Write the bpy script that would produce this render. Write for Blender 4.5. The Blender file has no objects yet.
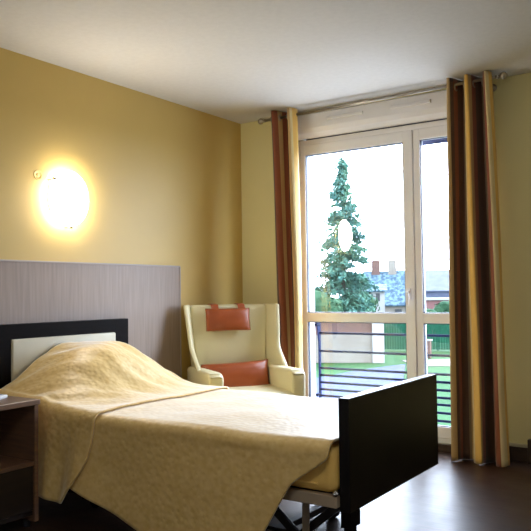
import bpy, bmesh, math, random
from mathutils import Vector, Matrix, noise
random.seed(7)
PI = math.pi
R = math.radians
sc = bpy.context.scene
col = sc.collection

# ------------------------------------------------------------------ camera
cam = bpy.data.cameras.new('camera')
cam.sensor_width = 36.0
cam.lens = 715.8 / 531.0 * 36.0
cam.clip_end = 600
co = bpy.data.objects.new('camera', cam); col.objects.link(co)
yaw, pit, rol = R(34.11), R(2.19), R(-0.75)
fw = Vector((-math.sin(yaw)*math.cos(pit), math.cos(yaw)*math.cos(pit), math.sin(pit)))
rt = Vector((math.cos(yaw), math.sin(yaw), 0)); up = rt.cross(fw)
r2 = rt*math.cos(rol) + up*math.sin(rol); u2 = -rt*math.sin(rol) + up*math.cos(rol)
M = Matrix((r2, u2, -fw)).transposed().to_4x4(); M.translation = (3.4495, -4.7535, 1.1015)
co.matrix_world = M
sc.camera = co

# ------------------------------------------------------------------ view
sc.view_settings.view_transform = 'Standard'
sc.view_settings.look = 'None'
sc.view_settings.exposure = 0.32
sc.view_settings.gamma = 1.0
sc.view_settings.use_curve_mapping = False
sc.cycles.max_bounces = 10
sc.cycles.diffuse_bounces = 6
sc.cycles.use_denoising = True
sc.cycles.sample_clamp_indirect = 6.0
sc.cycles.caustics_reflective = False

# ------------------------------------------------------------------ sky: bright overcast, brightest beyond the window
SKY_FRONT, SKY_BACK = 20.0, 7.0
w = bpy.data.worlds.new('overcast_sky'); sc.world = w; w.use_nodes = True
nt = w.node_tree; N = nt.nodes; N.clear()
out = N.new('ShaderNodeOutputWorld'); bg = N.new('ShaderNodeBackground')
tc = N.new('ShaderNodeTexCoord'); sx = N.new('ShaderNodeSeparateXYZ'); mr = N.new('ShaderNodeMapRange')
mr.inputs['From Min'].default_value = -0.2; mr.inputs['From Max'].default_value = 0.85
mr.inputs['To Min'].default_value = SKY_BACK; mr.inputs['To Max'].default_value = SKY_FRONT
nt.links.new(tc.outputs['Generated'], sx.inputs[0]); nt.links.new(sx.outputs['Y'], mr.inputs['Value'])
nt.links.new(mr.outputs[0], bg.inputs['Strength'])
bg.inputs['Color'].default_value = (0.76, 0.88, 1.08, 1)
nt.links.new(bg.outputs[0], out.inputs['Surface'])

# portal in the window opening (guides sampling, gives no light of its own)
pl = bpy.data.lights.new('window_portal', 'AREA'); pl.shape = 'RECTANGLE'; pl.size = 1.56; pl.size_y = 2.5
pl.cycles.is_portal = True
po = bpy.data.objects.new('window_portal', pl); col.objects.link(po)
po.location = (1.27, 0.275, 1.24); po.rotation_euler = (R(-90), 0, 0)

LAMP_E = 40.0
CEIL_E = 40.0

# ================================================================== helpers
def mat(name, color, rough=0.6, metal=0.0, color2=None, nscale=8, nstretch=(1,1,1), bump=0.0, bscale=60, spec=0.5,
        coat=0.0, emit=None, estr=0, trans=0.0, sheen=0.0, detail=4, vor=False, ramp=(0.35, 0.65)):
    m = bpy.data.materials.new(name); m.use_nodes = True
    t = m.node_tree; b = t.nodes['Principled BSDF']
    b.inputs['Base Color'].default_value = (*color, 1)
    b.inputs['Roughness'].default_value = rough; b.inputs['Metallic'].default_value = metal
    b.inputs['Specular IOR Level'].default_value = spec
    b.inputs['Coat Weight'].default_value = coat; b.inputs['Coat Roughness'].default_value = 0.55
    b.inputs['Transmission Weight'].default_value = trans
    b.inputs['Sheen Weight'].default_value = sheen
    b.inputs['Sheen Roughness'].default_value = 0.35; b.inputs['Sheen Tint'].default_value = (1, 1, 1, 1)
    if emit:
        b.inputs['Emission Color'].default_value = (*emit, 1); b.inputs['Emission Strength'].default_value = estr
    tcn = t.nodes.new('ShaderNodeTexCoord'); mp = t.nodes.new('ShaderNodeMapping')
    mp.inputs['Scale'].default_value = nstretch
    t.links.new(tcn.outputs['Object'], mp.inputs['Vector'])
    n = t.nodes.new('ShaderNodeTexNoise'); n.inputs['Scale'].default_value = nscale; n.inputs['Detail'].default_value = detail
    t.links.new(mp.outputs[0], n.inputs['Vector'])
    cr = t.nodes.new('ShaderNodeValToRGB')
    c2 = color2 or tuple(c*0.93 for c in color)
    cr.color_ramp.elements[0].position = ramp[0]; cr.color_ramp.elements[1].position = ramp[1]
    cr.color_ramp.elements[0].color = (*color, 1); cr.color_ramp.elements[1].color = (*c2, 1)
    t.links.new(n.outputs['Fac'], cr.inputs[0]); t.links.new(cr.outputs[0], b.inputs['Base Color'])
    if bump:
        if vor:
            n2 = t.nodes.new('ShaderNodeTexVoronoi'); n2.feature = 'SMOOTH_F1'; o2 = n2.outputs['Distance']
        else:
            n2 = t.nodes.new('ShaderNodeTexNoise'); n2.inputs['Detail'].default_value = 3; o2 = n2.outputs['Fac']
        n2.inputs['Scale'].default_value = bscale
        t.links.new(tcn.outputs['Object'], n2.inputs['Vector'])
        bp = t.nodes.new('ShaderNodeBump'); bp.inputs['Strength'].default_value = bump; bp.inputs['Distance'].default_value = 0.01
        t.links.new(o2, bp.inputs['Height']); t.links.new(bp.outputs[0], b.inputs['Normal'])
    return m

def link(name, bm, m, parent=None, smooth=False, recalc=True):
    if recalc: bmesh.ops.recalc_face_normals(bm, faces=bm.faces)
    me = bpy.data.meshes.new(name); bm.to_mesh(me); bm.free()
    o = bpy.data.objects.new(name, me); col.objects.link(o)
    for mm in (m if isinstance(m, (list, tuple)) else [m]): me.materials.append(mm)
    if smooth:
        for p in me.polygons: p.use_smooth = True
    if parent: o.parent = parent
    return o
def tag(o, label=None, cat=None, group=None, kind=None):
    if label: o['label'] = label
    if cat: o['category'] = cat
    if group: o['group'] = group
    if kind: o['kind'] = kind
    return o
def thing(name, label, cat, loc=(0,0,0), rz=0, group=None):
    o = bpy.data.objects.new(name, None); col.objects.link(o)
    o.empty_display_size = .1
    o.location = loc; o.rotation_euler = (0, 0, rz)
    return tag(o, label, cat, group)
def box(bm, x0, x1, y0, y1, z0, z1, bev=0.0, seg=2, mtx=None, mi=0):
    b = bmesh.new()
    r = bmesh.ops.create_cube(b, size=1)
    for v in b.verts: v.co = Vector(((x0+x1)/2 + v.co.x*(x1-x0), (y0+y1)/2 + v.co.y*(y1-y0), (z0+z1)/2 + v.co.z*(z1-z0)))
    if bev: bmesh.ops.bevel(b, geom=list(b.edges), offset=bev, segments=seg, affect='EDGES', profile=0.5)
    return merge(bm, b, mtx, mi)
def merge(bm, b, mtx=None, mi=0):
    if mtx: b.transform(mtx)
    mp = {}
    for v in b.verts: mp[v] = bm.verts.new(v.co)
    for f in b.faces:
        try: nf = bm.faces.new([mp[v] for v in f.verts]); nf.material_index = mi; nf.smooth = f.smooth
        except ValueError: pass
    b.free(); return bm
def cyl(bm, a, b_, r, r2=None, seg=16, caps=True):
    a = Vector(a); b_ = Vector(b_); d = b_-a
    t = bmesh.new()
    bmesh.ops.create_cone(t, cap_ends=caps, segments=seg, radius1=r, radius2=r if r2 is None else r2, depth=d.length)
    q = d.to_track_quat('Z', 'Y').to_matrix().to_4x4(); q.translation = (a+b_)/2
    return merge(bm, t, q)
def ball(bm, c, r, sc3=(1,1,1), seg=20, mtx=None):
    t = bmesh.new(); bmesh.ops.create_uvsphere(t, u_segments=seg, v_segments=seg//2+2, radius=r)
    for v in t.verts: v.co = Vector((v.co.x*sc3[0], v.co.y*sc3[1], v.co.z*sc3[2]))
    if mtx: t.transform(mtx)
    return merge(bm, t, Matrix.Translation(c))
def lathe(bm, prof, seg=32, mtx=None):
    t = bmesh.new(); rings = []
    for r, z in prof:
        rings.append([t.verts.new((r*math.cos(2*PI*i/seg), r*math.sin(2*PI*i/seg), z)) for i in range(seg)])
    for a, b_ in zip(rings, rings[1:]):
        for i in range(seg):
            t.faces.new((a[i], a[(i+1)%seg], b_[(i+1)%seg], b_[i]))
    bmesh.ops.remove_doubles(t, verts=t.verts, dist=1e-6)
    return merge(bm, t, mtx)
def prism(bm, pts, axis, a, b_, bev=0.0, seg=2, mtx=None):
    """closed outline pts in the two other axes, extruded along axis between a and b_"""
    t = bmesh.new()
    def P(p, s):
        q = list(p); q.insert(axis, s); return Vector(q)
    A = [t.verts.new(P(p, a)) for p in pts]; B = [t.verts.new(P(p, b_)) for p in pts]
    n = len(pts)
    t.faces.new(A); t.faces.new(B[::-1])
    for i in range(n): t.faces.new((A[i], B[i], B[(i+1)%n], A[(i+1)%n]))
    bmesh.ops.recalc_face_normals(t, faces=t.faces)
    if bev: bmesh.ops.bevel(t, geom=list(t.edges), offset=bev, segments=seg, affect='EDGES', profile=.5)
    return merge(bm, t, mtx)
def B(name, m, *dims, parent=None, bev=0.0, smooth=False, seg=2):
    bm = bmesh.new(); box(bm, *dims, bev=bev, seg=seg); return link(name, bm, m, parent, smooth)
def struct(o): o['kind'] = 'structure'; return o
def mod_solid(o, t, off=0):
    m = o.modifiers.new('solid', 'SOLIDIFY'); m.thickness = t; m.offset = off; return o
def mod_sub(o, n=1):
    m = o.modifiers.new('sub', 'SUBSURF'); m.levels = n; m.render_levels = n; return o
def sstep(a, b, x):
    t = min(1, max(0, (x-a)/(b-a))); return t*t*(3-2*t)

# ================================================================== materials
m_wall_l = mat('ochre_wall_paint', (0.61, 0.432, 0.130), 0.5, color2=(0.59, 0.418, 0.125), nscale=3, bump=0.05, bscale=220)
m_wall_b = mat('pale_green_yellow_paint', (0.80, 0.74, 0.39), 0.6, color2=(0.78, 0.72, 0.38), nscale=3, bump=0.05, bscale=220)
m_ceil = mat('ceiling_paint', (0.66, 0.645, 0.615), 0.8, color2=(0.63, 0.615, 0.585), nscale=30, bump=0.25, bscale=140)
m_white = mat('white_upvc', (0.87, 0.87, 0.89), 0.35, color2=(0.86, 0.86, 0.88), nscale=5)
m_white_out = mat('white_outer_reveal', (0.8, 0.8, 0.8), 0.7)
m_gasket = mat('dark_gasket', (0.02, 0.03, 0.06), 0.5)
m_blind = mat('blue_shutter_slat', (0.02, 0.03, 0.10), 0.5)
m_black = mat('black_brown_lacquer', (0.004, 0.003, 0.003), 0.5, color2=(0.006, 0.004, 0.004), nscale=4, nstretch=(1, 1, 12), spec=0.05)
m_dark_metal = mat('dark_grey_steel', (0.03, 0.03, 0.035), 0.45, 0.6)
m_rail = mat('taupe_painted_steel', (0.42, 0.34, 0.25), 0.5, 0.0)
m_cream = mat('cream_leatherette', (0.73, 0.67, 0.42), 0.42, color2=(0.71, 0.65, 0.405), nscale=6, bump=0.06, bscale=180)
m_rust = mat('rust_leather', (0.34, 0.075, 0.018), 0.38, color2=(0.30, 0.064, 0.014), nscale=9, bump=0.10, bscale=120)
m_spread = mat('pale_gold_quilt', (0.86, 0.64, 0.27), 0.45, color2=(0.78, 0.55, 0.20), nscale=34, bump=0.30, bscale=42, vor=True, sheen=0.9, spec=0.5, coat=0.35)
m_sheet = mat('gold_mattress_cover', (0.95, 0.64, 0.19), 0.8, color2=(0.90, 0.60, 0.17), nscale=14, bump=0.2, bscale=50)
m_chrome = mat('brushed_nickel', (0.42, 0.38, 0.32), 0.28, 1.0, nscale=20)
m_bright = mat('polished_steel', (0.85, 0.87, 0.9), 0.15, 1.0)
m_skirt = mat('dark_wood_skirting', (0.045, 0.026, 0.017), 0.35, color2=(0.06, 0.035, 0.022), nscale=6, nstretch=(1, 10, 10))
m_skirt_top = mat('pale_sealing_bead', (0.5, 0.46, 0.33), 0.6)
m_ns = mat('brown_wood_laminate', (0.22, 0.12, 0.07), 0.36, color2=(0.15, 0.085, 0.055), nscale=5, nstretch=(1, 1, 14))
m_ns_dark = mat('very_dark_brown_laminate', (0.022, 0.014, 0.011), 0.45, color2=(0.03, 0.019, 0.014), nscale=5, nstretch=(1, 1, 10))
m_paper = mat('white_paper', (0.75, 0.76, 0.78), 0.6)
m_grey = mat('grey_print', (0.20, 0.22, 0.27), 0.6)
m_pale = mat('pale_plastic', (0.66, 0.50, 0.20), 0.6, spec=.2)

def wood_panel():
    m = mat('grey_pink_wood_laminate', (0.345, 0.265, 0.220), 0.5, color2=(0.27, 0.205, 0.17), nscale=7, nstretch=(1, 9, 0.45), detail=6, ramp=(.3, .7))
    return m
m_panel = wood_panel()
m_panel_edge = mat('panel_edge_band', (0.42, 0.36, 0.33), 0.5)

def floor_mat():
    m = bpy.data.materials.new('dark_laminate_floor'); m.use_nodes = True
    t = m.node_tree; b = t.nodes['Principled BSDF']
    tcn = t.nodes.new('ShaderNodeTexCoord')
    br = t.nodes.new('ShaderNodeTexBrick'); br.offset = 0.37
    br.inputs['Scale'].default_value = 1.0; br.inputs['Brick Width'].default_value = 1.2; br.inputs['Row Height'].default_value = 0.19
    br.inputs['Mortar Size'].default_value = 0.0012; br.inputs['Mortar Smooth'].default_value = 0.3
    br.inputs['Color1'].default_value = (0.036, 0.018, 0.011, 1); br.inputs['Color2'].default_value = (0.056, 0.028, 0.018, 1)
    br.inputs['Mortar'].default_value = (0.012, 0.007, 0.005, 1)
    t.links.new(tcn.outputs['Object'], br.inputs['Vector'])
    mp = t.nodes.new('ShaderNodeMapping'); mp.inputs['Scale'].default_value = (1.2, 16, 1)
    t.links.new(tcn.outputs['Object'], mp.inputs['Vector'])
    n = t.nodes.new('ShaderNodeTexNoise'); n.inputs['Scale'].default_value = 3; n.inputs['Detail'].default_value = 8
    t.links.new(mp.outputs[0], n.inputs['Vector'])
    mx = t.nodes.new('ShaderNodeMix'); mx.data_type = 'RGBA'; mx.blend_type = 'MULTIPLY'; mx.inputs[0].default_value = 0.7
    cr = t.nodes.new('ShaderNodeValToRGB'); cr.color_ramp.elements[0].position = .3; cr.color_ramp.elements[0].color = (.45, .42, .4, 1)
    cr.color_ramp.elements[1].position = .7; cr.color_ramp.elements[1].color = (1.2, 1.2, 1.2, 1)
    t.links.new(n.outputs['Fac'], cr.inputs[0])
    t.links.new(br.outputs['Color'], mx.inputs[6]); t.links.new(cr.outputs[0], mx.inputs[7])
    t.links.new(mx.outputs[2], b.inputs['Base Color'])
    n3 = t.nodes.new('ShaderNodeTexNoise'); n3.inputs['Scale'].default_value = 9; n3.inputs['Detail'].default_value = 3
    t.links.new(tcn.outputs['Object'], n3.inputs['Vector'])
    rr = t.nodes.new('ShaderNodeMapRange'); rr.inputs['To Min'].default_value = .32; rr.inputs['To Max'].default_value = .46
    t.links.new(n3.outputs['Fac'], rr.inputs['Value']); t.links.new(rr.outputs[0], b.inputs['Roughness'])
    bp = t.nodes.new('ShaderNodeBump'); bp.inputs['Strength'].default_value = .08; bp.inputs['Distance'].default_value = .004
    t.links.new(n.outputs['Fac'], bp.inputs['Height']); t.links.new(bp.outputs[0], b.inputs['Normal'])
    b.inputs['Specular IOR Level'].default_value = .24
    return m
m_floor = floor_mat()

def glass_mat():
    m = bpy.data.materials.new('window_glass'); m.use_nodes = True
    t = m.node_tree; t.nodes.clear()
    o = t.nodes.new('ShaderNodeOutputMaterial'); tr = t.nodes.new('ShaderNodeBsdfTransparent'); gl = t.nodes.new('ShaderNodeBsdfGlossy')
    gl.inputs['Roughness'].default_value = 0.0
    fr = t.nodes.new('ShaderNodeFresnel'); fr.inputs['IOR'].default_value = 1.7
    mx = t.nodes.new('ShaderNodeMixShader')
    t.links.new(fr.outputs[0], mx.inputs[0]); t.links.new(tr.outputs[0], mx.inputs[1]); t.links.new(gl.outputs[0], mx.inputs[2])
    t.links.new(mx.outputs[0], o.inputs['Surface'])
    return m
m_glass = glass_mat()

def stripe_mat(name, stripes):
    """vertical woven stripes and painted fold shade across the width of the cloth (U of its UV map)"""
    m = bpy.data.materials.new(name); m.use_nodes = True
    t = m.node_tree; b = t.nodes['Principled BSDF']
    b.inputs['Roughness'].default_value = 0.5; b.inputs['Sheen Weight'].default_value = 0.25; b.inputs['Specular IOR Level'].default_value = .35
    uv = t.nodes.new('ShaderNodeUVMap'); uv.uv_map = 'UVMap'; s = t.nodes.new('ShaderNodeSeparateXYZ')
    t.links.new(uv.outputs[0], s.inputs[0])
    half = (len(stripes)+1)//2
    cr = t.nodes.new('ShaderNodeValToRGB'); cr.color_ramp.interpolation = 'CONSTANT'
    e = cr.color_ramp.elements
    for i, (pos, c) in enumerate(stripes):
        el = e[i] if i < 2 else e.new(pos)
        el.position = pos; el.color = (*c, 1)
    t.links.new(s.outputs['X'], cr.inputs[0])
    # translucent so daylight glows slightly through the weave
    n = t.nodes.new('ShaderNodeTexNoise'); n.inputs['Scale'].default_value = 400
    bp = t.nodes.new('ShaderNodeBump'); bp.inputs['Strength'].default_value = .1; bp.inputs['Distance'].default_value = .002
    t.links.new(n.outputs['Fac'], bp.inputs['Height']); t.links.new(bp.outputs[0], b.inputs['Normal'])
    t.links.new(cr.outputs[0], b.inputs['Base Color'])
    tl = t.nodes.new('ShaderNodeBsdfTranslucent'); t.links.new(cr.outputs[0], tl.inputs[0])
    mx = t.nodes.new('ShaderNodeMixShader'); mx.inputs[0].default_value = .06
    o = t.nodes['Material Output']
    t.links.new(b.outputs[0], mx.inputs[1]); t.links.new(tl.outputs[0], mx.inputs[2]); t.links.new(mx.outputs[0], o.inputs['Surface'])
    return m
GOLD = (0.82, 0.51, 0.12); TAN = (0.52, 0.35, 0.15); RUST = (0.26, 0.07, 0.025); BROWN = (0.085, 0.042, 0.025)  # BROWN serves woven stripes and the shade painted into fold recesses
TAUPE = (0.24, 0.18, 0.11); CREAM = (0.78, 0.63, 0.33); WHT = (0.75, 0.68, 0.55)

# ================================================================== room shell
W, D, H = 4.7, -6.0, 2.5
OX0, OX1, OZ1 = 0.50, 2.04, 2.48      # opening in the window wall (door height, shutter box at the top)
struct(B('floor', m_floor, 0, W, D, 0.0, -0.12, 0))
struct(B('ceiling', m_ceil, -0.3, W+.3, D-.3, 0.25, H, H+.2))
struct(B('wall_left', m_wall_l, -0.3, 0, D-.3, 0.25, -.12, H))
m_wall_pale = mat('pale_cream_paint', (0.82, 0.81, 0.77), 0.7)
struct(B('wall_right', m_wall_pale, W, W+.3, D-.3, 0.25, -.12, H))
struct(B('wall_near', m_wall_pale, 0, W, D-.3, D, -.12, H))
bm = bmesh.new()
box(bm, 0, OX0, 0, 0.25, -.12, H); box(bm, OX1, W, 0, 0.25, -.12, H); box(bm, OX0, OX1, 0, 0.25, OZ1, H); box(bm, OX0, OX1, 0, .25, -.12, 0.0)
struct(link('wall_window', bm, m_wall_b))
# white outer reveals of the opening
bm = bmesh.new()
box(bm, OX0, OX0+.03, 0.115, 0.26, 0.0, OZ1); box(bm, OX1-.03, OX1, 0.115, 0.26, 0.0, OZ1)
box(bm, OX0+.03, OX1-.03, 0.115, 0.27, 0.0, 0.05)
struct(link('trim_3', bm, m_white_out))
# skirting
def skirting(name, x0, x1):
    bm = bmesh.new(); box(bm, x0, x1, -0.014, 0, 0, 0.092, bev=.002)
    o = struct(link(name, bm, m_skirt))
    return o
skirting('baseboard_window', 0.016, 0.50); skirting('baseboard_window_right', 2.04, W)
B('trim_1', m_skirt, 0.50, 2.04, -0.014, 0.02, 0, 0.055)['kind'] = 'structure'
bm = bmesh.new(); box(bm, 2.04, 2.245, -0.018, 0, 0.092, 0.112, bev=.003)
struct(link('trim_2', bm, m_skirt_top))
bm = bmesh.new(); box(bm, 2.245, 2.9, -0.045, 0, 0.0, 0.15, bev=.004)
struct(link('trim_4', bm, m_skirt))
struct(B('baseboard_left', m_skirt, 0, 0.014, D, -0.0, 0, 0.092))

# wood panelling behind the bed
pn = tag(B('wall_panel', m_panel, 0.0, 0.018, -4.9, -0.80, 0.092, 1.295), 'pinkish grey wood-grain panel covering the lower wall behind the bed', 'wall panel')
bm = bmesh.new(); box(bm, 0, 0.022, -4.9, -0.795, 1.295, 1.306, bev=.002); box(bm, 0, 0.022, -0.80, -0.792, 0.092, 1.295)
link('edge_band', bm, m_panel_edge, pn)

# ================================================================== window
WY0, WY1 = 0.035, 0.105
def frame_ring(bm, x0, x1, z0, z1, t, y0, y1, tb=None, bev=.005):
    tb = tb or t
    box(bm, x0, x0+t, y0, y1, z0, z1, bev=bev); box(bm, x1-t, x1, y0, y1, z0, z1, bev=bev)
    box(bm, x0+t*.9, x1-t*.9, y0+.001, y1-.001, z1-t, z1, bev=bev); box(bm, x0+t*.9, x1-t*.9, y0+.001, y1-.001, z0, z0+tb, bev=bev)
bm = bmesh.new()
frame_ring(bm, 0.503, 2.037, 0.055, 2.29, 0.045, WY0, WY1+.008)
win = struct(link('window_1', bm, m_white, smooth=False))
def sash(x0, x1, gx0, gx1, rot=0.0):
    bm = bmesh.new()
    y0, y1 = 0.025, 0.09
    z0, z1 = 0.085, 2.25
    box(bm, x0, gx0, y0, y1, z0, z1, bev=.006); box(bm, gx1, x1, y0, y1, z0, z1, bev=.006)
    box(bm, gx0-.004, gx1+.004, y0+.001, y1-.001, 2.170, z1, bev=.006)
    box(bm, gx0-.004, gx1+.004, y0+.001, y1-.001, z0, 0.165, bev=.006)
    box(bm, gx0-.004, gx1+.004, y0+.001, y1-.001, 0.873, 0.945, bev=.006)
    s = link('window_sash', bm, m_white, win)
    for (za, zb) in ((0.165, 0.873), (0.945, 2.170)):
        bm = bmesh.new()
        e = .005
        for (a, b_, c, d) in ((gx0, gx0+e, za, zb), (gx1-e, gx1, za, zb), (gx0, gx1, za, za+e), (gx0, gx1, zb-e, zb)):
            box(bm, a, b_, 0.034, 0.062, c, d)
        link('gasket', bm, m_gasket, s)
        bm = bmesh.new(); hw = (gx1-gx0)/2-.002; hh = (zb-za)/2-.002
        vs = [bm.verts.new((a*hw, 0, b_*hh)) for a, b_ in ((-1, -1), (1, -1), (1, 1), (-1, 1))]
        bm.faces.new(vs)
        g = link('glass_pane', bm, m_glass, s)
        g.location = ((gx0+gx1)/2, 0.055, (za+zb)/2); g.rotation_euler = (0, 0, rot)
    return s
s1 = sash(0.552, 1.4875, 0.598, 1.411, R(1.3))
s2 = sash(1.4905, 1.988, 1.541, 1.938)
# rebate strip covering the meeting stiles
bm = bmesh.new(); box(bm, 1.462, 1.4885, 0.014, 0.030, 0.09, 2.245, bev=.004)
link('astragal', bm, m_white, s1)
# lever handle on the meeting stile
bm = bmesh.new(); box(bm, 1.436, 1.458, 0.006, 0.026, 1.04, 1.12, bev=.004); cyl(bm, (1.447, 0.008, 1.09), (1.447, -0.022, 1.09), .008)
box(bm, 1.438, 1.456, -0.034, -0.020, 1.0, 1.10, bev=.005)
link('window_handle', bm, m_white, s1, smooth=True)
# shutter box
bm = bmesh.new()
prism(bm, [(0.03, 2.475), (-0.035, 2.475), (-0.045, 2.465), (-0.045, 2.36), (-0.035, 2.325), (-0.005, 2.295), (0.03, 2.295)], 0, 0.50, 2.04)
sb = tag(link('roller_shutter_box', bm, m_white), 'white roller shutter box above the window, behind the curtain rod', 'shutter box')
for (a, b_) in ((0.84, 1.14), (1.36, 1.66)):
    bm = bmesh.new(); box(bm, a, b_, -0.062, -0.045, 2.400, 2.424, bev=.003)
    for k in range(3): box(bm, a+.01, b_-.01, -0.066, -0.061, 2.404+k*.006, 2.407+k*.006)
    link('air_vent', bm, m_white, sb)
# lowered edge of the shutter behind the glass
bm = bmesh.new()
box(bm, 0.535, 1.50, 0.15, 0.165, 2.183, 2.476, bev=.004); box(bm, 1.50, 2.008, 0.15, 0.165, 2.153, 2.476, bev=.004)
tag(link('roller_shutter', bm, m_blind), 'dark blue lower edge of the raised shutter showing above the panes', 'shutter')

# ================================================================== balcony railing
m_bar = mat('blue_black_painted_steel', (0.002, 0.005, 0.022), 0.7, 0.0, spec=.1)
m_post = mat('blue_painted_steel', (0.004, 0.012, 0.05), 0.7, 0.0, spec=.1)
rl = thing('balcony_railing', 'dark blue steel guard rail of horizontal bars outside the window', 'railing', (1.3, .30, 0))
def rel(bm, o): bm.transform(Matrix.Translation(-o.location)); return bm
RY = 0.30
for z in (0.90, 0.772, 0.628, 0.491, 0.434, 0.376, 0.321, 0.270, 0.211, 0.153, 0.10):
    bm = bmesh.new(); cyl(bm, (0.545, RY, z), (2.004, RY, z), .0095 if z < .89 else .014, seg=10)
    link('bar' if z < .89 else 'handrail', rel(bm, rl), m_bar, rl, smooth=True)
for x in (0.545, 2.006):
    bm = bmesh.new()
    prism(bm, [(RY+.012, .06), (RY+.012, .92), (RY-.055, .92), (RY-.03, .80), (RY-.012, .70), (RY-.012, .06)], 0, x-.006, x+.006)
    link('post', rel(bm, rl), m_post, rl)
for z in (0.28, 0.84):
    bm = bmesh.new(); cyl(bm, (0.545, RY, z), (0.545, RY-.055, z), .011)
    link('wall_fixing', rel(bm, rl), m_bar, rl)

# ================================================================== curtains and rod
RODY, RODZ = -0.17, 2.441
rod = thing('curtain_rod', 'brushed metal curtain rod with ball ends close under the ceiling', 'curtain rod', (1.24, RODY, RODZ))
bm = bmesh.new(); cyl(bm, (0.355, RODY, RODZ), (2.155, RODY, RODZ+.021), .0105, seg=20); link('pole', rel(bm, rod), m_chrome, rod, smooth=True)
for x, s in ((0.345, -1), (2.165, 1)):
    bm = bmesh.new(); z = RODZ + (0.021 if s > 0 else 0)
    q = Matrix.Translation((x, RODY, z)) @ Matrix.Rotation(s*PI/2, 4, 'Y')
    lathe(bm, [(0, -.018), (.0135, -.018), (.0135, -.006), (.008, -.002), (.008, .004), (.016, .009), (.0225, .020), (.0235, .030), (.019, .042), (.010, .049), (0, .051)], 24, q)
    link('finial', rel(bm, rod), m_chrome, rod, smooth=True)
for x in (0.43, 2.075):
    bm = bmesh.new(); cyl(bm, (x, RODY, RODZ), (x, 0.0, RODZ), .007); cyl(bm, (x, -0.012, RODZ), (x, 0, RODZ), .025)
    lathe(bm, [(.0105, -.008), (.016, -.008), (.016, .008), (.0105, .008)], 20, Matrix.Translation((x, RODY, RODZ)) @ Matrix.Rotation(PI/2, 4, 'Y'))
    link('bracket', rel(bm, rod), m_chrome, rod, smooth=True)

def curtain(name, label, x0t, x1t, x0b, x1b, zt, zb, folds, amp, stripes, phase, tieshape=None):
    root = None
    bm = bmesh.new(); uvl = bm.loops.layers.uv.new('UVMap')
    NX, NZ = int(folds*24), 70
    grid = []
    rnd = [random.uniform(-1, 1) for _ in range(int(folds)+3)]
    for j in range(NZ+1):
        v = j/NZ; z = zt + (zb-zt)*v
        row = []
        k = v**0.8
        for i in range(NX+1):
            u = i/NX
            a = u*folds*2*PI/1.0*0.5*2/2 + phase
            uu = u + 0.012*math.sin(5.0*v+7*u)*v
            x = (x0t + (x1t-x0t)*uu)*(1-k) + (x0b + (x1b-x0b)*uu)*k
            f = math.cos(a)
            f2 = math.copysign(abs(f)**0.8, f)
            am = amp*(1 - .15*k) * (1 + .22*k*rnd[int(u*folds)]*math.sin(PI*(u*folds % 1)))
            y = RODY + am*f2 + .012*k*math.sin(3*a*.5+1.3)+ .006*math.sin(9*v+4*u)*v
            x += 0.012*k*math.sin(2*a+.7)
            row.append(bm.verts.new((x, y, z + (.004*math.sin(a*2) if j == NZ else 0))))
        grid.append(row)
    for j in range(NZ):
        for i in range(NX):
            f = bm.faces.new((grid[j][i], grid[j][i+1], grid[j+1][i+1], grid[j+1][i])); f.smooth = True
            for l, (di, dj) in zip(f.loops, ((0, 0), (1, 0), (1, 1), (0, 1))): l[uvl].uv = ((i+di)/NX, 1-(j+dj)/NZ)
    cx = (x0t+x1t)/2
    for v in bm.verts: v.co -= Vector((cx, RODY, 0))
    me_o = link(name, bm, stripe_mat(name+'_stripes', stripes), None, recalc=False)
    me_o.location = (cx, RODY, 0)
    mod_solid(me_o, .003)
    tag(me_o, label, 'curtain', 'striped eyelet curtains')
    # eyelet rings where the cloth crosses the pole
    for n in range(int(folds)*2):
        uu = ((n + .5)*PI - phase) / (folds*2*PI*.5)
        if not 0.02 < uu < .98: continue
        x = x0t + (x1t-x0t)*uu
        b2 = bmesh.new()
        lathe(b2, [(.017, -.004), (.026, -.004), (.028, 0), (.026, .004), (.017, .004), (.015, 0), (.017, -.004)], 22,
              Matrix.Translation((x, RODY, RODZ)) @ Matrix.Rotation(PI/2, 4, 'Y') )
        for v in b2.verts: v.co -= Vector((cx, RODY, 0))
        link('eyelet', b2, m_chrome, me_o, smooth=True)
    return me_o
st_r = [(0.0, TAN), (.06, BROWN), (.11, RUST), (.15, BROWN), (.225, TAUPE), (.25, TAN), (.275, GOLD), (.38, CREAM), (.415, GOLD), (.50, TAN), (.54, RUST), (.58, BROWN),
        (.665, TAUPE), (.72, TAN), (.785, WHT), (.80, RUST), (.885, CREAM), (.955, GOLD)]  # some brown bands paint in the shade of the fold recesses
curtain('curtain', 'floor-length gold, brown and rust striped curtain right of the window, reaching the floor',
        1.842, 2.12, 1.82, 2.175, 2.494, 0.005, 4.6, .068, st_r, 2.71)
st_l = [(0.0, TAN), (.09, GOLD), (.13, RUST), (.21, BROWN), (.28, RUST), (.40, TAN), (.45, RUST), (.52, BROWN), (.65, TAUPE), (.71, GOLD), (.82, TAN), (.88, CREAM), (.93, GOLD)]  # wide brown band right of the middle paints the dark fold recess
curtain('curtain', 'gold, brown and rust striped curtain left of the window, hanging behind the armchair',
        0.385, 0.650, 0.470, 0.690, 2.492, 0.005, 3.6, .062, st_l, -.25)

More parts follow.
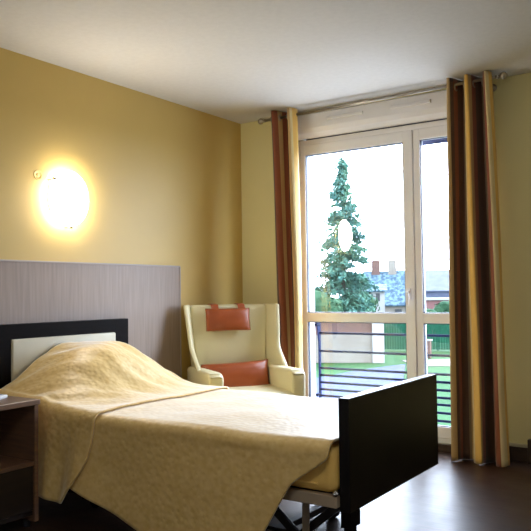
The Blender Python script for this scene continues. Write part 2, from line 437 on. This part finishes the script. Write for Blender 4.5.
# ================================================================== wall lamp
LY, LZ = -1.835, 1.69
lamp = thing('wall_lamp', 'glowing round glass wall lamp above the bed head', 'lamp', (0, LY, LZ))
qx = Matrix.Rotation(PI/2, 4, 'Y')
bm = bmesh.new(); lathe(bm, [(0, 0), (.055, 0), (.055, .014), (.045, .022), (0, .022)], 32, qx); link('back_plate', bm, m_chrome, lamp, smooth=True)
m_glow = mat('lit_opal_glass', (0.9, 0.85, 0.75), 0.3, emit=(1.0, 0.93, 0.82), estr=LAMP_E)
bm = bmesh.new()
prof = [(.146, .030), (.149, .036), (.143, .050), (.122, .066), (.090, .078), (.050, .085), (0, .088)]
lathe(bm, prof, 48, qx)
for v in bm.verts: v.co.z *= 1.14
bmesh.ops.remove_doubles(bm, verts=bm.verts, dist=1e-5)
link('lamp_shade', bm, m_glow, lamp, smooth=True)
bm = bmesh.new(); lathe(bm, [(.137, .029), (.137, .020), (.05, .018), (0, .018), (0, .022), (.13, .028), (.137, .029)], 48, qx)
for v in bm.verts: v.co.z *= 1.14
link('shade_backing', bm, mat('white_enamel', (.85, .84, .82), .4), lamp, smooth=True)
for a in (PI*1.5, PI*.80):
    bm = bmesh.new()
    c = Vector((.05, math.cos(a)*.153, math.sin(a)*.174))
    cyl(bm, (0.0, c.y, c.z), (.058, c.y, c.z), .005, seg=12); ball(bm, (.058, c.y, c.z), .012)
    link('glass_clip', bm, m_bright, lamp, smooth=True)

# the room's ceiling lamp, above and behind the camera
cl = thing('ceiling_lamp', 'round opal ceiling lamp near the middle of the room, behind the viewer', 'lamp', (3.0, -4.1, H))
bm = bmesh.new(); lathe(bm, [(0, -.001), (.17, -.001), (.17, -.022), (.15, -.026), (0, -.026)], 32); link('lamp_base', bm, m_white, cl, smooth=True)
bm = bmesh.new(); lathe(bm, [(.15, -.026), (.155, -.045), (.135, -.075), (.09, -.098), (.04, -.108), (0, -.110)], 36)
link('lamp_shade', bm, mat('lit_ceiling_opal', (.9, .88, .84), .4, emit=(1.0, 0.93, 0.82), estr=CEIL_E), cl, smooth=True)

pt = thing('wall_fitting', 'small round pale fitting on the ochre wall left of the lamp', 'wall fitting', (0, -2.035, 1.812))
bm = bmesh.new(); lathe(bm, [(0, 0), (.030, 0), (.031, .001), (.030, .0025), (.026, .0025), (.025, .0012), (0, .0012)], 28, qx); link('cover_plate', bm, m_pale, pt, smooth=True)
bm = bmesh.new(); lathe(bm, [(.011, .001), (.0105, .003), (.009, .0035), (0, .0035)], 20, qx); link('button', bm, m_pale, pt, smooth=True)

# ================================================================== bed
BY0, BY1 = -2.378, -1.392
bed = thing('adjustable_bed', 'black-framed care bed with scissor-lift base standing against the panelled wall', 'bed', (1.1, (BY0+BY1)/2, 0))
def bp(name, bm, m, parent=None, smooth=False):
    p = parent or bed
    bm.transform(Matrix.Translation(-bed.location)); return link(name, bm, m, p, smooth)
bm = bmesh.new()
HZ = 0.947
box(bm, .03, .072, BY0, BY1, .24, HZ, bev=.004)
box(bm, .072, .09, BY0, BY0+.095, .24, HZ, bev=.003); box(bm, .072, .09, BY1-.115, BY1, .24, HZ, bev=.003)
box(bm, .0721, .0899, BY0+.09, BY1-.11, .865, HZ, bev=.003); box(bm, .0721, .0899, BY0+.09, BY1-.11, .24, .42, bev=.003)
hb = bp('headboard', bm, m_black)
bm = bmesh.new(); box(bm, .073, .098, BY0+.095, BY1-.115, .42, .865, bev=.012, seg=4)
bp('padded_panel', bm, mat('pale_padded_vinyl', (0.62, 0.60, 0.48), 0.45, nscale=6), hb, True)
bm = bmesh.new(); box(bm, 2.140, 2.184, BY0+.035, BY1-.035, .272, .700, bev=.0035)
m_gloss = mat('black_brown_gloss', (0.004, 0.003, 0.003), 0.35, nscale=4, spec=0.3)
fb = bp('footboard', bm, m_gloss)
bm = bmesh.new(); box(bm, 2.145, 2.187, BY0+.03, BY0+.115, .215, .275, bev=.004); box(bm, 2.149, 2.181, BY0+.045, BY0+.095, .09, .22, bev=.004)
bp('bumper_post', bm, m_black, fb)
bm = bmesh.new(); cyl(bm, (2.136, BY0+.022, .345), (2.136, BY0+.006, .345), .011, seg=18); ball(bm, (2.136, BY0+.006, .345), .009)
bp('bolt', bm, m_bright, fb, True)
# side rails and deck
for y in (BY0+.01, BY1-.04):
    bm = bmesh.new(); box(bm, .09, 2.14, y, y+.03, .290, .335, bev=.004); bp('side_rail', bm, m_rail)
bm = bmesh.new(); box(bm, .1, 2.12, BY0+.04, BY1-.045, .31, .333); bp('mattress_deck', bm, m_dark_metal)
# base frame and scissor legs
for y in (-2.14, -1.64):
    bm = bmesh.new(); box(bm, .35, 1.80, y-.02, y+.02, .055, .095, bev=.003); bp('base_beam', bm, m_dark_metal)
for x in (.60, 1.72):
    bm = bmesh.new(); box(bm, x-.02, x+.02, -2.22, -1.55, .06, .09, bev=.003); bp('cross_beam', bm, m_dark_metal)
for y in (-2.20, -1.57):
    for (xa, xb) in ((1.64, 1.93), (2.10, 1.82)) if y < -2 else ((1.30, 1.59), (1.76, 1.48), (.45, .74), (.91, .63)):
        bm = bmesh.new()
        a = Vector((xa, y + (.012 if xa > xb else -.012), .285)); b_ = Vector((xb, a.y, .055)); d = b_-a
        q = Matrix.Translation((a+b_)/2) @ d.to_track_quat('X', 'Z').to_matrix().to_4x4()
        box(bm, -d.length/2, d.length/2, -.010, .010, -.017, .017, bev=.003, mtx=q)
        bp('scissor_leg', bm, m_dark_metal)
bm = bmesh.new(); cyl(bm, (1.55, -1.9, .13), (1.70, -1.9, .31), .02); cyl(bm, (1.55, -1.9, .13), (1.63, -1.9, .225), .03); bp('actuator', bm, m_rail, None, True)
bm = bmesh.new(); box(bm, 1.90, 1.932, -2.225, -2.214, .07, .33, bev=.003); bp('upright', bm, m_rail)
for x in (.60, 1.72):
    for y in (-2.14, -1.64):
        bm = bmesh.new(); cyl(bm, (x, y-.014, .034), (x, y+.014, .034), .034, seg=28)
        box(bm, x-.012, x+.012, y-.024, y+.024, .034, .058, bev=.003)
        bp('caster', bm, m_dark_metal, None, True)

# mattress with its gold cover
mt = thing('mattress', 'gold-covered mattress showing at the foot corner under the bedspread', 'mattress', (1.1, -1.885, .335))
bm = bmesh.new(); box(bm, .12, 2.134, BY0+.012, BY1-.014, .338, .515, bev=.04, seg=5)
bm.transform(Matrix.Translation(-Vector(mt.location))); link('mattress_cover', bm, m_sheet, mt, True)
bm = bmesh.new(); cyl(bm, (.16, BY0+.0115, .482), (2.06, BY0+.0115, .482), .0035, seg=8); cyl(bm, (.16, BY0+.0115, .372), (2.06, BY0+.0115, .372), .0035, seg=8)
bm.transform(Matrix.Translation(-Vector(mt.location))); link('piping', bm, m_sheet, mt, True)

# ---- bedspread sheets
def hump(x, y):
    e1 = math.exp(-abs((x-.27)/.31)**2.6) if x > .27 else 1.0
    fy = math.exp(-abs((y+1.83)/.44)**2.6) if y < -1.83 else math.exp(-abs((y+1.83)/.40)**2.4)
    h = .275*e1*fy
    h += .03*math.exp(-((x-.55)/.25)**2)*math.exp(-((y+1.95)/.35)**2)
    return h
def topz(x, y, base):
    n = noise.noise(Vector((x*3.1, y*3.3, 1.7)))*.010 + noise.noise(Vector((x*8, y*8, 4.2)))*.003
    k = sstep(.95, .55, x)
    q = Vector(((x*.8+y*.6)*2.2, (y*.8-x*.6)*6.5, 3.1))
    wk = k*(.016*noise.noise(q) + .010*noise.noise(q*2.3) - .012*abs(noise.noise(q*1.4)))
    return base + n + hump(x, y)*1.0 + wk
def spread(name, base, x0f, x1f, hem, hem_far, NXs, wr, ynear=-2.398, yfar=-1.368, thick=.010, smat=None):
    bm = bmesh.new()
    rows = []
    nd, na, ntop = 26, 8, 60
    r = .045
    for i in range(NXs+1):
        u = i/NXs
        # arc list: (kind, t)
        pts = []
        for j in range(nd+1):            # near drop from hem upward
            k = 1 - j/nd                  # 1 at hem, 0 at top
            x = x0f(k) + (x1f(k)-x0f(k))*u
            zt = topz(x, ynear+.05, base) - r
            zh = hem(x)
            z = zt + (zh-zt)*k
            fl = .045*k**1.3 + wr*k*(.6*math.sin(x*9+1.2)+.4*math.sin(x*17+.5) + (.45*math.sin(x*31+2.0) if wr > .02 else 0)) + .010*noise.noise(Vector((x*5, z*5, 2)))
            pts.append(Vector((x, ynear - fl, z)))
        x = x0f(0) + (x1f(0)-x0f(0))*u
        for j in range(1, na):
            a = PI/2*j/na
            zt = topz(x, ynear+.05, base)
            pts.append(Vector((x, ynear + r*(1-math.cos(a)), zt - r + r*math.sin(a))))
        for j in range(ntop+1):
            y = ynear + r + (yfar-r-ynear-r)*j/ntop
            pts.append(Vector((x, y, topz(x, y, base) )))
        ztf = topz(x, yfar-.05, base)
        for j in range(1, na+1):
            a = PI/2*j/na
            pts.append(Vector((x, yfar - r*(1-math.sin(a)), ztf - r + r*math.cos(a))))
        for j in range(1, 9):
            pts.append(Vector((x, yfar + .02*j/8, ztf - r + (hem_far-ztf+r)*j/8)))
        rows.append([bm.verts.new(p) for p in pts])
    for a, b_ in zip(rows, rows[1:]):
        for j in range(len(a)-1):
            f = bm.faces.new((a[j], b_[j], b_[j+1], a[j+1])); f.smooth = True
    o = link(name, bm, smat or m_spread, None, True)
    mod_solid(o, thick, 1)
    return o
def hem_low(x):
    return max(.035, min(.19, .185 - .28*(x-.79))) if x < 1.6 else .035
lo = spread('bedspread', .530, lambda k: .80 - .04*k, lambda k: 2.128 - .09*sstep(0, .3, k) - .27*k, hem_low, .30, 90, .010)
tag(lo, 'pale gold quilted bedspread over the bed from mid-mattress to the footboard', 'bedspread')
def hem_up(x):
    return .135 - .02*sstep(.45, .70, x)
up_ = spread('pillow_bedspread', .545, lambda k: .115 + .0*k, lambda k: .885 - .175*k**2.2, hem_up, .30, 80, .030, ynear=-2.412, yfar=-1.36)
tag(up_, 'pale gold quilted spread humped over the pillows at the bed head, corner hanging low', 'bedspread')

# ================================================================== armchair
AC = thing('wing_armchair', 'cream wing armchair standing in the corner beside the left curtain', 'armchair', (0.503, -0.718, 0), R(-37.5+90))
AC.scale = (.91, 1, 1)
# local frame: front is -y, right-hand (viewer's right) is +x
def soft(bm, x0, x1, y0, y1, z0, z1, r=.03, mtx=None): box(bm, x0, x1, y0, y1, z0, z1, bev=r, seg=4, mtx=mtx)
# backrest shell: tall reclined slab
bm = bmesh.new()
def slab(bm, outline, thick, tilt, y, z, r=.03):
    t = bmesh.new(); prism(t, outline, 1, -thick/2, thick/2, bev=r, seg=4)
    merge(bm, t, Matrix.Translation((0, y, z)) @ Matrix.Rotation(tilt, 4, 'X'))
slab(bm, [(-.27, 0), (.27, 0), (.315, .55), (.325, .70), (.30, .715), (-.30, .715), (-.325, .70), (-.315, .55)], .10, R(-9), .245, .31, .025)
link('backrest', bm, m_cream, AC, True)
# wings: curved side panels running from the back down into the arms
def wing(s):
    t = bmesh.new()
    # side outline in (y,z): back edge and front edge
    NZ_ = 16; T = .034
    ringsL = []
    for j in range(NZ_+1):
        v = j/NZ_; z = .40 + (1.022-.40)*v
        yb = .27 + .115*v                       # rear edge
        wdt = .17 + .20*(1-sstep(.22, .55, v))   # forward reach of the wing
        yf = yb - wdt - .02*math.sin(PI*v)
        n = 8; row = []
        for i in range(n+1):
            w_ = i/n
            y = yb + (yf-yb)*w_
            x = .285 + .035*v + (.030+.035*v)*w_**1.4 + .012*(1-v)
            row.append((x, y, z))
        ringsL.append(row)
    out_, in_ = [], []
    for row in ringsL:
        out_.append([t.verts.new((s*(x+T/2), y, z)) for x, y, z in row])
        in_.append([t.verts.new((s*(x-T/2), y, z)) for x, y, z in row])
    def quads(g):
        for a, b_ in zip(g, g[1:]):
            for i in range(len(a)-1): t.faces.new((a[i], a[i+1], b_[i+1], b_[i]))
    quads(out_); quads(in_)
    n = len(out_[0])-1
    for j in range(NZ_):
        for i in (0, n): t.faces.new((out_[j][i], out_[j+1][i], in_[j+1][i], in_[j][i]))
    for i in range(n):
        for j in (0, NZ_): t.faces.new((out_[j][i], out_[j][i+1], in_[j][i+1], in_[j][i]))
    bmesh.ops.recalc_face_normals(t, faces=t.faces)
    bb = bmesh.new(); merge(bb, t)
    o = link('wing', bb, m_cream, AC, True); 
    b = o.modifiers.new('bev', 'BEVEL'); b.width = .013; b.segments = 3; b.limit_method = 'ANGLE'; b.angle_limit = R(50)
wing(1); wing(-1)
# arms with sloping tops and rounded fronts
for s in (-1, 1):
    bm = bmesh.new()
    prism(bm, [(.27, .20), (.27, .585), (.10, .585), (-.34, .598), (-.38, .588), (-.395, .555), (-.375, .20)], 0, .250, .362, bev=.028, seg=4)
    if s < 0: bmesh.ops.scale(bm, vec=(-1, 1, 1), verts=bm.verts)
    link('armrest', bm, m_cream, AC, True)
bm = bmesh.new(); soft(bm, -.28, .28, -.40, .24, .325, .455, .04)
link('seat_cushion', bm, m_cream, AC, True)
bm = bmesh.new(); soft(bm, -.30, .30, -.365, .27, .19, .345, .02)
link('seat_base', bm, m_cream, AC, True)
for x in (-.31, .31):
    for y in (-.33, .27):
        bm = bmesh.new(); cyl(bm, (x, y, 0), (x*.97, y*.97, .205), .017, .024, seg=14); link('leg', bm, m_black, AC, True)

def cushion(bm, w_, h_, t_, n=26, pinch=.10):
    fr, bk = [], []
    for j in range(n+1):
        ra, rb = [], []
        for i in range(n+1):
            u = 2*i/n-1; v = 2*j/n-1
            puff = ((1-abs(u)**2.6)*(1-abs(v)**2.6))**.5 if abs(u) < 1 and abs(v) < 1 else 0
            x = u*w_/2*(1-pinch*(1-abs(u))*0 - pinch*.5*(1-v*v)*abs(u)); z = v*h_/2*(1 - pinch*.5*(1-u*u)*abs(v))
            wr_ = .004*noise.noise(Vector((u*3, v*3, 5)))
            ra.append(bm.verts.new((x, -t_/2*puff+wr_*puff, z))); rb.append(ra[-1] if puff == 0 else bm.verts.new((x, t_/2*puff, z)))
        fr.append(ra); bk.append(rb)
    for g in (fr, bk):
        for j in range(n):
            for i in range(n):
                try: bm.faces.new((g[j][i], g[j][i+1], g[j+1][i+1], g[j+1][i]))
                except ValueError: pass
# head pillow hung over the back by two straps
rotc = R(-37.5+90)
def chair_pt(x, y, z): return Vector((0.503 + x*math.cos(rotc)-y*math.sin(rotc), -0.718 + x*math.sin(rotc)+y*math.cos(rotc), z))
hp = thing('headrest_pillow', 'rust leather head pillow strapped over the top of the cream armchair', 'pillow', chair_pt(-0.025, .243, .912), rotc)
bm = bmesh.new(); cushion(bm, .335, .165, .085, pinch=.05); bm.transform(Matrix.Rotation(R(-9), 4, 'X'))
link('pillow_body', bm, m_rust, hp, True)
for x in (-.095, .105):
    bm = bmesh.new()
    pth = [(.0, .060), (.012, .086), (.028, .110), (.085, .116), (.145, .108), (.158, .06), (.150, -.06)]
    prev = None
    T = .004
    outl = [(y, z) for y, z in pth] + [(y-.0045 if z < .10 else y, z-.0045) for y, z in pth[::-1]]
    for w0, w1 in ((x-.027, x+.027),):
        prism(bm, outl, 0, w0, w1)
    link('strap', bm, m_rust, hp)
lc = thing('lumbar_cushion', 'rust leather cushion resting on the seat of the cream armchair', 'cushion', chair_pt(-0.01, .085, .495), rotc)
bm = bmesh.new(); cushion(bm, .50, .25, .15, pinch=.10); bm.transform(Matrix.Rotation(R(-2), 4, 'Y') @ Matrix.Rotation(R(-14), 4, 'X'))
link('cushion_body', bm, m_rust, lc, True)
bm = bmesh.new()
link('seam', bm, m_rust, lc) if False else bm.free()

# ================================================================== nightstand
ns = thing('nightstand', 'brown bedside cabinet with open shelf beside the bed head', 'nightstand', (.35, -2.73, 0))
def np_(name, bm, m, parent=None): bm.transform(Matrix.Translation(-Vector(ns.location))); return link(name, bm, m, parent or ns)
NX0, NX1, NY0, NY1, NZ = .12, .604, -2.97, -2.50, .606
bm = bmesh.new(); box(bm, NX0, NX1+.004, NY0, NY1, NZ-.026, NZ, bev=.004); np_('table_top', bm, m_ns)
for y in (NY1-.028, NY0+.008):
    bm = bmesh.new(); box(bm, NX0, NX1-.004, y, y+.022, .03, NZ-.026); np_('side_panel', bm, m_ns)
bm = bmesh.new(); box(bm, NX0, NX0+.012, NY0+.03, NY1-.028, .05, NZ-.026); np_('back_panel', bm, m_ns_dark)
bm = bmesh.new(); box(bm, NX0+.012, NX1-.006, NY0+.03, NY1-.028, .296, .314); np_('shelf', bm, m_ns)
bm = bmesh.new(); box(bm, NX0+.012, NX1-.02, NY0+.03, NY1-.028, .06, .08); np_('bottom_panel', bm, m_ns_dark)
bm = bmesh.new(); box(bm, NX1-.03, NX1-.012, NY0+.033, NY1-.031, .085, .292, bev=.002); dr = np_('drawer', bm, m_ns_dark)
bm = bmesh.new(); ball(bm, (NX1-.002, -2.74, .20), .012); cyl(bm, (NX1-.013, -2.74, .20), (NX1-.002, -2.74, .2), .005); np_('knob', bm, m_dark_metal, dr)
for x in (NX0+.04, NX1-.06):
    for y in (NY0+.03, NY1-.03):
        bm = bmesh.new(); cyl(bm, (x, y, 0), (x, y, .032), .016); np_('foot', bm, m_dark_metal)
# small item on top
it = thing('leaflet_pack', 'small white and grey packet lying on the bedside cabinet', 'packet', (.40, -2.60, NZ), R(-62))
bm = bmesh.new(); box(bm, -.035, .06, -.045, .045, 0, .016, bev=.004); link('packet_body', bm, m_paper, it)
bm = bmesh.new(); box(bm, -.030, .02, -.040, .02, .0155, .0185, bev=.001); link('printed_label', bm, m_grey, it)

# ================================================================== outside
CX, CY, GZ = 3.45, -4.75, -3.2
def polar(deg, dist, z=GZ):
    """point outside, by compass bearing west of the room's y axis and distance"""
    a = R(deg); return Vector((CX - math.sin(a)*dist, CY + math.cos(a)*dist, z))
m_lawn = mat('lawn_grass', (0.009, 0.045, 0.012), 0.95, color2=(0.014, 0.060, 0.017), nscale=0.6, detail=6, spec=.1)
m_asph = mat('blue_grey_asphalt', (0.042, 0.053, 0.110), 0.9, color2=(0.035, 0.045, 0.095), nscale=0.8, spec=.1)
m_path = mat('pale_gravel', (0.12, 0.115, 0.105), 0.95, nscale=1.2, spec=.1)
m_brick = mat('weathered_pink_brick', (0.13, 0.075, 0.062), 0.9, color2=(0.10, 0.065, 0.058), nscale=2.5, spec=.1)
m_render = mat('pale_render', (0.20, 0.185, 0.16), 0.9, color2=(0.17, 0.15, 0.13), nscale=.8, spec=.1)
m_wht_o = mat('white_render', (0.30, 0.30, 0.30), 0.9, spec=.1)
m_slate = mat('blue_slate_roof', (0.085, 0.135, 0.165), 0.8, color2=(0.030, 0.055, 0.080), nscale=2.5, ramp=(.42,.58), spec=.1)
m_slate2 = mat('lilac_grey_roof', (0.090, 0.100, 0.150), 0.8, color2=(0.07, 0.08, 0.125), nscale=1.0, spec=.1)
m_pink = mat('pink_render', (0.20, 0.10, 0.10), 0.9, spec=.1)
m_winout = mat('dark_far_window', (0.02, 0.025, 0.03), 0.3)
m_fence = mat('green_mesh_fence', (0.008, 0.055, 0.030), 0.9, color2=(0.012, 0.075, 0.045), nscale=3, spec=.1)
m_needle = mat('blue_green_needles', (0.050, 0.130, 0.120), 0.9, color2=(0.08, 0.17, 0.11), nscale=.7, spec=.1)
m_leaf = mat('green_leaves', (0.012, 0.045, 0.022), 0.9, color2=(0.030, 0.070, 0.035), nscale=.8, spec=.1)
m_bark = mat('brown_bark', (0.03, 0.022, 0.016), 0.95, nscale=5)

bm = bmesh.new(); box(bm, -320, 120, .6, 420, GZ-.5, GZ-.02)
tag(link('lawn', bm, m_lawn), kind='structure')
def poly(name, pts, z, m):
    bm = bmesh.new(); A = [bm.verts.new((p.x, p.y, z)) for p in pts]; Bv = [bm.verts.new((p.x, p.y, z-.06)) for p in pts]
    bm.faces.new(A); bm.faces.new(Bv[::-1]); n = len(pts)
    for i in range(n): bm.faces.new((A[i], Bv[i], Bv[(i+1)%n], A[(i+1)%n]))
    return struct(link(name, bm, m))
poly('road', [polar(36, 33), polar(30.2, 36), polar(26.5, 40), polar(23.2, 43), polar(23.6, 31), polar(25, 23), polar(40, 25)], GZ+.02, m_asph)
poly('bounce_terrace', [Vector((-14, .7, 0)), Vector((16, .7, 0)), Vector((16, 15, 0)), Vector((-14, 15, 0))], GZ+.03, mat('pale_bounce_paving', (0.55, 0.54, 0.52), 0.9, spec=.1))  # pale ground out of view, added to bounce daylight up to the ceiling
poly('path', [polar(23.5, 45.5), polar(18, 47), polar(12, 48), polar(12, 43), polar(18, 42.5), polar(22.5, 42)], GZ+.015, m_path)

def building(name, label, deg, dist, width, depth, height, face, roofm, roof_h=0, flat=False, windows=(), extra=None, chim=(), facing=None, z0=GZ):
    c = polar(deg, dist)
    o = thing(name, label, 'building', c, R(deg if facing is None else facing))
    bm = bmesh.new(); box(bm, -width/2, width/2, 0, depth, 0, height); link('wall', bm, face, o)
    bm = bmesh.new()
    if roof_h:
        prism(bm, [(-.3, height), (depth/2, height+roof_h), (depth+.3, height), (depth+.3, height-.15), (-.3, height-.15)], 0, -width/2-.3, width/2+.3)
    else: box(bm, -width/2-.2, width/2+.2, -.2, depth+.2, height, height+.18)
    link('roof', bm, roofm, o)
    for (x, z, w_, h_) in windows:
        bm = bmesh.new(); box(bm, x-w_/2, x+w_/2, -.05, .05, z, z+h_); link('window', bm, m_winout, o)
    for x, h_, m_ in chim:
        bm = bmesh.new(); box(bm, x-.5, x+.5, depth/2-.5, depth/2+.5, height, height+roof_h+h_, bev=.03); link('chimney', bm, m_, o)
    return o
# low brick outbuilding with pale lower wall and white pier
ob = building('brick_outbuilding', 'low pinkish brick outbuilding with pale lower wall beyond the railing', 28.6, 44, 5.0, 3.5, 2.65, m_brick, m_slate, windows=())
bm = bmesh.new(); box(bm, -2.5, 2.5, -.06, 0, 0, 1.7); link('rendered_plinth', bm, m_render, ob)
bm = bmesh.new(); box(bm, 2.2, 2.9, -.3, .5, 0, 2.75); link('white_pier', bm, m_wht_o, ob)
def fence(deg0, deg1, dist, h):
    a = polar(deg0, dist); b_ = polar(deg1, dist); d = b_-a
    o = thing('garden_fence', 'green garden fence panel run across the lawn, right of the brick outbuilding', 'fence', a, math.atan2(d.y, d.x))
    L = d.length
    bm = bmesh.new()
    n = int(L/.18)
    for i in range(n): box(bm, i*L/n+.01, (i+1)*L/n-.01, -.02, .02, .08, h-.05*(i % 2))
    link('slat_panel', bm, m_fence, o)
    for k in range(5):
        bm = bmesh.new(); box(bm, k*L/4-.06, k*L/4+.06, .02, .14, 0, h+.08); link('post', bm, m_fence, o)
fence(25.4, 16, 53, 2.3)
building('slate_roofed_house', 'house with blue slate roof and two chimneys right of the conifer', 24.2, 85, 6.0, 8, 2.7, m_render, m_slate, 4.1, windows=((-1.5, 1.0, .8, 1.2), (.8, 1.0, .8, 1.2)), chim=((-1.8, 1.3, m_brick), (.2, 1.3, m_render)))
building('white_house', 'white house with dark windows partly behind the conifer', 26.0, 75, 3.4, 6, 4.4, m_wht_o, m_slate, .7, windows=((-1.0, 3.3, .4, .8), (0, 3.3, .4, .8), (1.0, 3.3, .4, .8)))
building('lilac_roofed_hall', 'long building with lilac grey roof seen through the right pane', 20.3, 120, 16, 14, 4.3, m_slate2, m_slate2, 3.6)
building('pink_annex', 'low pink building with white roof edge in the right pane', 21.0, 70, 3.8, 4, 3.4, m_pink, m_wht_o, 0)

def conifer(deg, dist, height, rad, label):
    o = thing('conifer', label, 'tree', polar(deg, dist))
    bm = bmesh.new(); cyl(bm, (0, 0, 0), (0, 0, height*.97), .28, .03, seg=10); link('trunk', bm, m_bark, o, True)
    rng = random.Random(3)
    br = bmesh.new(); fo = bmesh.new()
    def leafq(c, d, L, w_):
        side = Vector((rng.uniform(-1, 1), rng.uniform(-1, 1), rng.uniform(-1, 1)))
        s = d.cross(side)
        if s.length < 1e-3: return
        s = s.normalized()*w_
        a = c - d*L*.5; b_ = c + d*L*.5
        q = [fo.verts.new(a), fo.verts.new(c+s), fo.verts.new(b_), fo.verts.new(c-s)]
        fo.faces.new(q)
    z = 2.4
    while z < height-.25:
        v = (z-2.4)/(height-2.4)
        L0 = rad*(1-v**1.6)*(.75+.4*rng.random()) + .12
        nb = 7 if v < .8 else 5
        for k in range(nb):
            a = rng.uniform(0, 2*PI); L = L0*rng.uniform(.7, 1.12)
            dirh = Vector((math.cos(a), math.sin(a), 0))
            st = Vector((0, 0, z+rng.uniform(-.15, .15))); prev = st
            ns_ = 5
            for s in range(1, ns_+1):
                f = s/ns_
                p = st + dirh*L*f + Vector((0, 0, .12*L*f - .30*L*f*f))
                if L > .5: cyl(br, prev, p, .03*(1-f)+.012, .03*(1-f)+.006, seg=5, caps=False)
                m_ = int(5+24*min(L, 2.6)/2.6)
                for q in range(m_):
                    g = prev.lerp(p, rng.random()) + Vector((rng.gauss(0, .05+.16*f), rng.gauss(0, .05+.16*f), rng.gauss(0, .10)-.12))
                    d = (dirh*rng.uniform(.2, .9) + Vector((rng.uniform(-.6, .6), rng.uniform(-.6, .6), rng.uniform(-1.1, .1)))).normalized()
                    leafq(g, d, rng.uniform(.20, .44), rng.uniform(.045, .09))
                prev = p
        z += .36 if v < .75 else .22
    for q in range(30): leafq(Vector((rng.gauss(0, .05), rng.gauss(0, .05), height-.5+rng.random()*.6)), Vector((rng.uniform(-.4, .4), rng.uniform(-.4, .4), 1)).normalized(), .28, .04)
    link('branches', br, m_bark, o, True); link('foliage', fo, m_needle, o, recalc=False)
conifer(27.9, 60, 15.6, 2.7, 'tall pointed blue-green conifer rising beyond the brick outbuilding')
def bush(name, deg, dist, w_, h_, label, z=0, seed=1, n=1500):
    o = thing(name, label, 'tree' if name == 'tree' else 'shrub', polar(deg, dist), group=None)
    rng = random.Random(seed); fo = bmesh.new()
    blobs = [(Vector((rng.uniform(-w_*.32, w_*.32), rng.uniform(-1, 1), h_*rng.uniform(.3, .72))), rng.uniform(.22, .34)*h_) for _ in range(9)]
    for q in range(n):
        c, r = rng.choice(blobs)
        d = Vector((rng.gauss(0, 1), rng.gauss(0, 1), rng.gauss(0, 1))).normalized()
        p = c + d*r*rng.uniform(.7, 1.05)
        if p.z < .05: p.z = rng.uniform(.05, .6)
        s = Vector((rng.gauss(0, 1), rng.gauss(0, 1), rng.gauss(0, 1))).normalized(); t = d.cross(s).normalized()
        k = rng.uniform(.10, .24)
        fo.faces.new([fo.verts.new(p+t*k), fo.verts.new(p+s*k*.6), fo.verts.new(p-t*k), fo.verts.new(p-s*k*.6)])
    for c, r in blobs: ball(fo, c, r*.86, seg=10)
    link('foliage', fo, m_leaf, o, recalc=False)
    bm = bmesh.new(); cyl(bm, (0, 0, 0), (0, 0, h_*.5), .12, .06, seg=8); link('trunk', bm, m_bark, o)
bush('shrub', 30.0, 52.5, 3.0, 5.0, 'green leafy shrub at the foot of the conifer, left side', seed=2)
bush('shrub', 26.7, 69, 2.2, 4.6, 'green leafy shrub between the conifer and the white house', seed=5)
bush('tree', 25.9, 106, 3.6, 7.6, 'round green tree showing above the white house roof', seed=8)
bush('shrub', 22.2, 60, 2.2, 3.4, 'dark shrub behind the fence at the left of the right pane', seed=11, n=700)
bush('shrub', 19.9, 66, 2.0, 4.0, 'dark green shrub beside the pink building', seed=12, n=700)
# garden post on the far lawn
gp = thing('garden_post', 'short brown post with white cap on the lawn in the right pane', 'post', polar(21.4, 47))
bm = bmesh.new(); box(bm, -.14, .14, -.14, .14, 0, 1.1, bev=.02); link('shaft', bm, m_brick, gp)
bm = bmesh.new(); box(bm, -.2, .2, -.2, .2, 1.1, 1.2, bev=.02); link('cap', bm, m_wht_o, gp)
